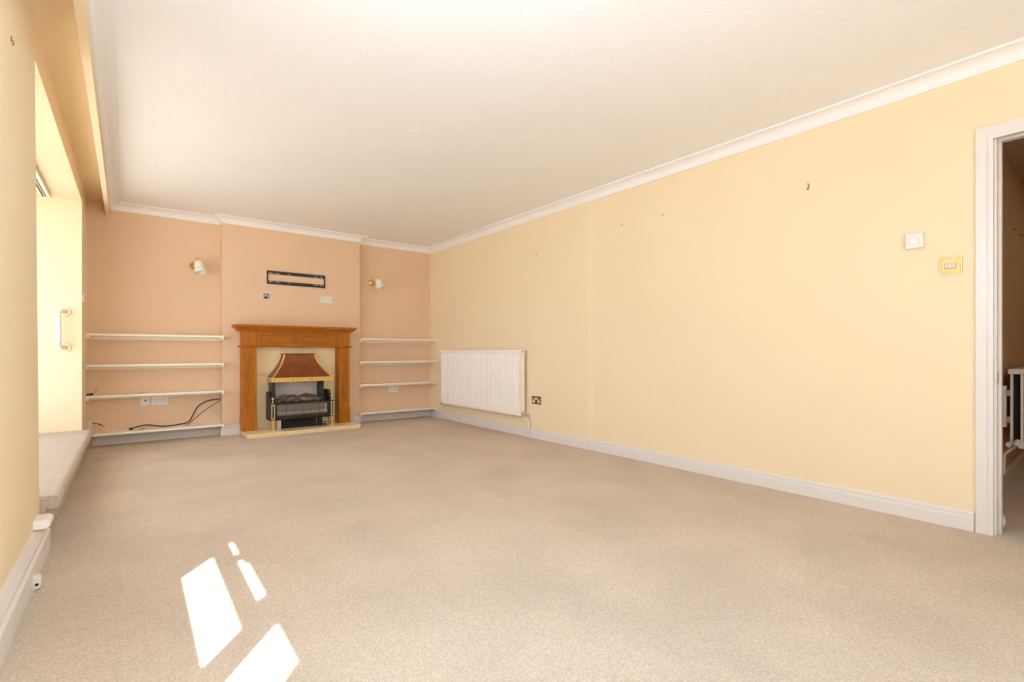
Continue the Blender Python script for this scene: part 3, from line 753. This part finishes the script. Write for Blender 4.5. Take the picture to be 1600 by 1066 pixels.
bm = B(); tube(bm, [(.425, 6.135, .146), (.452, 6.145, .147)], .0065, 10); obj('plug', bm, STEEL, t)
t = thing('white_cable', 'thin white cable running from the junction box along the lowest shelf', 'cable', (-.1, 6.2, .139))
bm = B(); tube(bm, smoothpts([(-.302, 6.235, .210), (-.27, 6.22, .204), (-.228, 6.21, .165), (-.17, 6.20, .146), (-.03, 6.19, .1435), (.07, 6.20, .1435)], 8), .0036, 8); obj('cable', bm, PLAST, t, smooth=True)
t = thing('short_black_lead', 'short black lead with a metal tip beside the junction box', 'cable', (-.26, 6.22, .18))
bm = B(); tube(bm, smoothpts([(-.302, 6.237, .222), (-.275, 6.225, .222), (-.25, 6.215, .212), (-.236, 6.21, .203)], 6), [.003] * 13 + [.006] * 6, 8); obj('lead', bm, BLACK, t, smooth=True)
bm = B(); tube(bm, [(-.236, 6.21, .203), (-.214, 6.20, .186)], .006, 10); obj('metal_tip', bm, BRASS, t)
t = thing('coax_plug', 'small metal aerial plug lying on the lowest left shelf', 'plug', (.09, 6.17, .139))
bm = B(); tube(bm, [(.082, 6.14, .147), (.100, 6.165, .147)], .007, 10); obj('barrel', bm, STEEL, t)
bm = B(); tube(bm, [(.076, 6.132, .147), (.082, 6.14, .147)], .0045, 10); obj('tip', bm, BLACK, t)
t = thing('clear_cable_loop', 'loop of thin pale cable hanging in the corner of the left alcove', 'cable', (.745, 6.23, .20))
bm = B(); tube(bm, smoothpts([(.776, 6.235, .385), (.770, 6.235, .28), (.776, 6.232, .225), (.752, 6.23, .198), (.718, 6.232, .242), (.706, 6.24, .280)], 8), .0042, 8); obj('cable', bm, mat('clear_pvc', (.80, .66, .52), .25, var=.05), t, smooth=True)
t = thing('red_fuse_plug', 'small dark red and black plug on the left end of the third shelf', 'plug', (-.31, 6.12, .503))
bm = B(); box(bm, -.338, -.312, 6.08, 6.11, .5035, .524); obj('red_body', bm, RED, t, bev=.003)
bm = B(); lathe(bm, [(.011, 0), (.012, .006), (.012, .016), (.006, .022)], (-.312, 6.095, .516), (1, -.1, .1), 14); obj('black_end', bm, BLACK, t)
bm = B(); tube(bm, smoothpts([(-.292, 6.09, .516), (-.282, 6.10, .525), (-.270, 6.10, .550), (-.262, 6.10, .575)], 5), .0015, 6); obj('wire', bm, BLACK, t)

# ------------------------------------------------------------------ camera
F_ = 756.7
cam = bpy.data.cameras.new('camera'); co = bpy.data.objects.new('camera', cam); COL.objects.link(co)
co.location = (0, 0, .92); co.rotation_euler = (PI / 2, 0, -math.atan(594 / F_))
cam.sensor_width = 36; cam.lens = 36 * F_ / 1600; cam.shift_y = 17 / 1600; cam.clip_start = .02
sc.camera = co

# ------------------------------------------------------------------ light
SUN, SKY, EXPO = 11.5, 2.2, 0.80
s = bpy.data.lights.new('sun', 'SUN'); s.energy = SUN; s.angle = math.radians(.53); s.color = (1, .985, .96)
so = bpy.data.objects.new('sun', s); COL.objects.link(so)
so.rotation_euler = Vector((.3727, .4659, -1)).to_track_quat('-Z', 'Y').to_euler()
w = bpy.data.worlds.new('world'); sc.world = w; w.use_nodes = True
bg = w.node_tree.nodes['Background']; bg.inputs[0].default_value = (.82, .95, 1.13, 1); bg.inputs[1].default_value = SKY
hl = bpy.data.lights.new('hall_fill_light', 'AREA'); hl.shape = 'DISK'; hl.size = .35; hl.energy = 2.2; hl.color = (1, .85, .65)  # unseen fill added to lift the hall; no fitting is known there
ho = bpy.data.objects.new('hall_fill_light', hl); COL.objects.link(ho); ho.location = (5.6, -.5, 2.3)
rl = bpy.data.lights.new('near_fill_light', 'POINT'); rl.shadow_soft_size = .16; rl.energy = 25; rl.color = (.70, .87, 1.12)  # unseen fill added for bright neutral light near the camera
ro = bpy.data.objects.new('near_fill_light', rl); COL.objects.link(ro); ro.location = (.50, .95, 1.62)
def portal(loc, rot, sx, sy):
    l = bpy.data.lights.new('window_portal', 'AREA'); l.shape = 'RECTANGLE'; l.size = sx; l.size_y = sy
    l.cycles.is_portal = True
    o = bpy.data.objects.new('window_portal', l); COL.objects.link(o); o.location = loc; o.rotation_euler = rot
portal((XL - .64, 4.3, 1.25), (0, -PI / 2, 0), 2.0, 2.6)
portal((-.48, .4, 1.35), (0, -PI / 2, 0), 1.8, 2.8)
portal((1.15, YB - .14, 1.12), (PI / 2, 0, 0), 1.6, 2.1)

sc.view_settings.view_transform = 'Standard'; sc.view_settings.look = 'None'
sc.view_settings.gamma = 1; sc.view_settings.exposure = EXPO
sc.view_settings.use_curve_mapping = False
sc.cycles.max_bounces = 12; sc.cycles.diffuse_bounces = 8; sc.cycles.glossy_bounces = 4; sc.cycles.transparent_max_bounces = 8
sc.cycles.use_denoising = True; sc.cycles.sample_clamp_indirect = 6
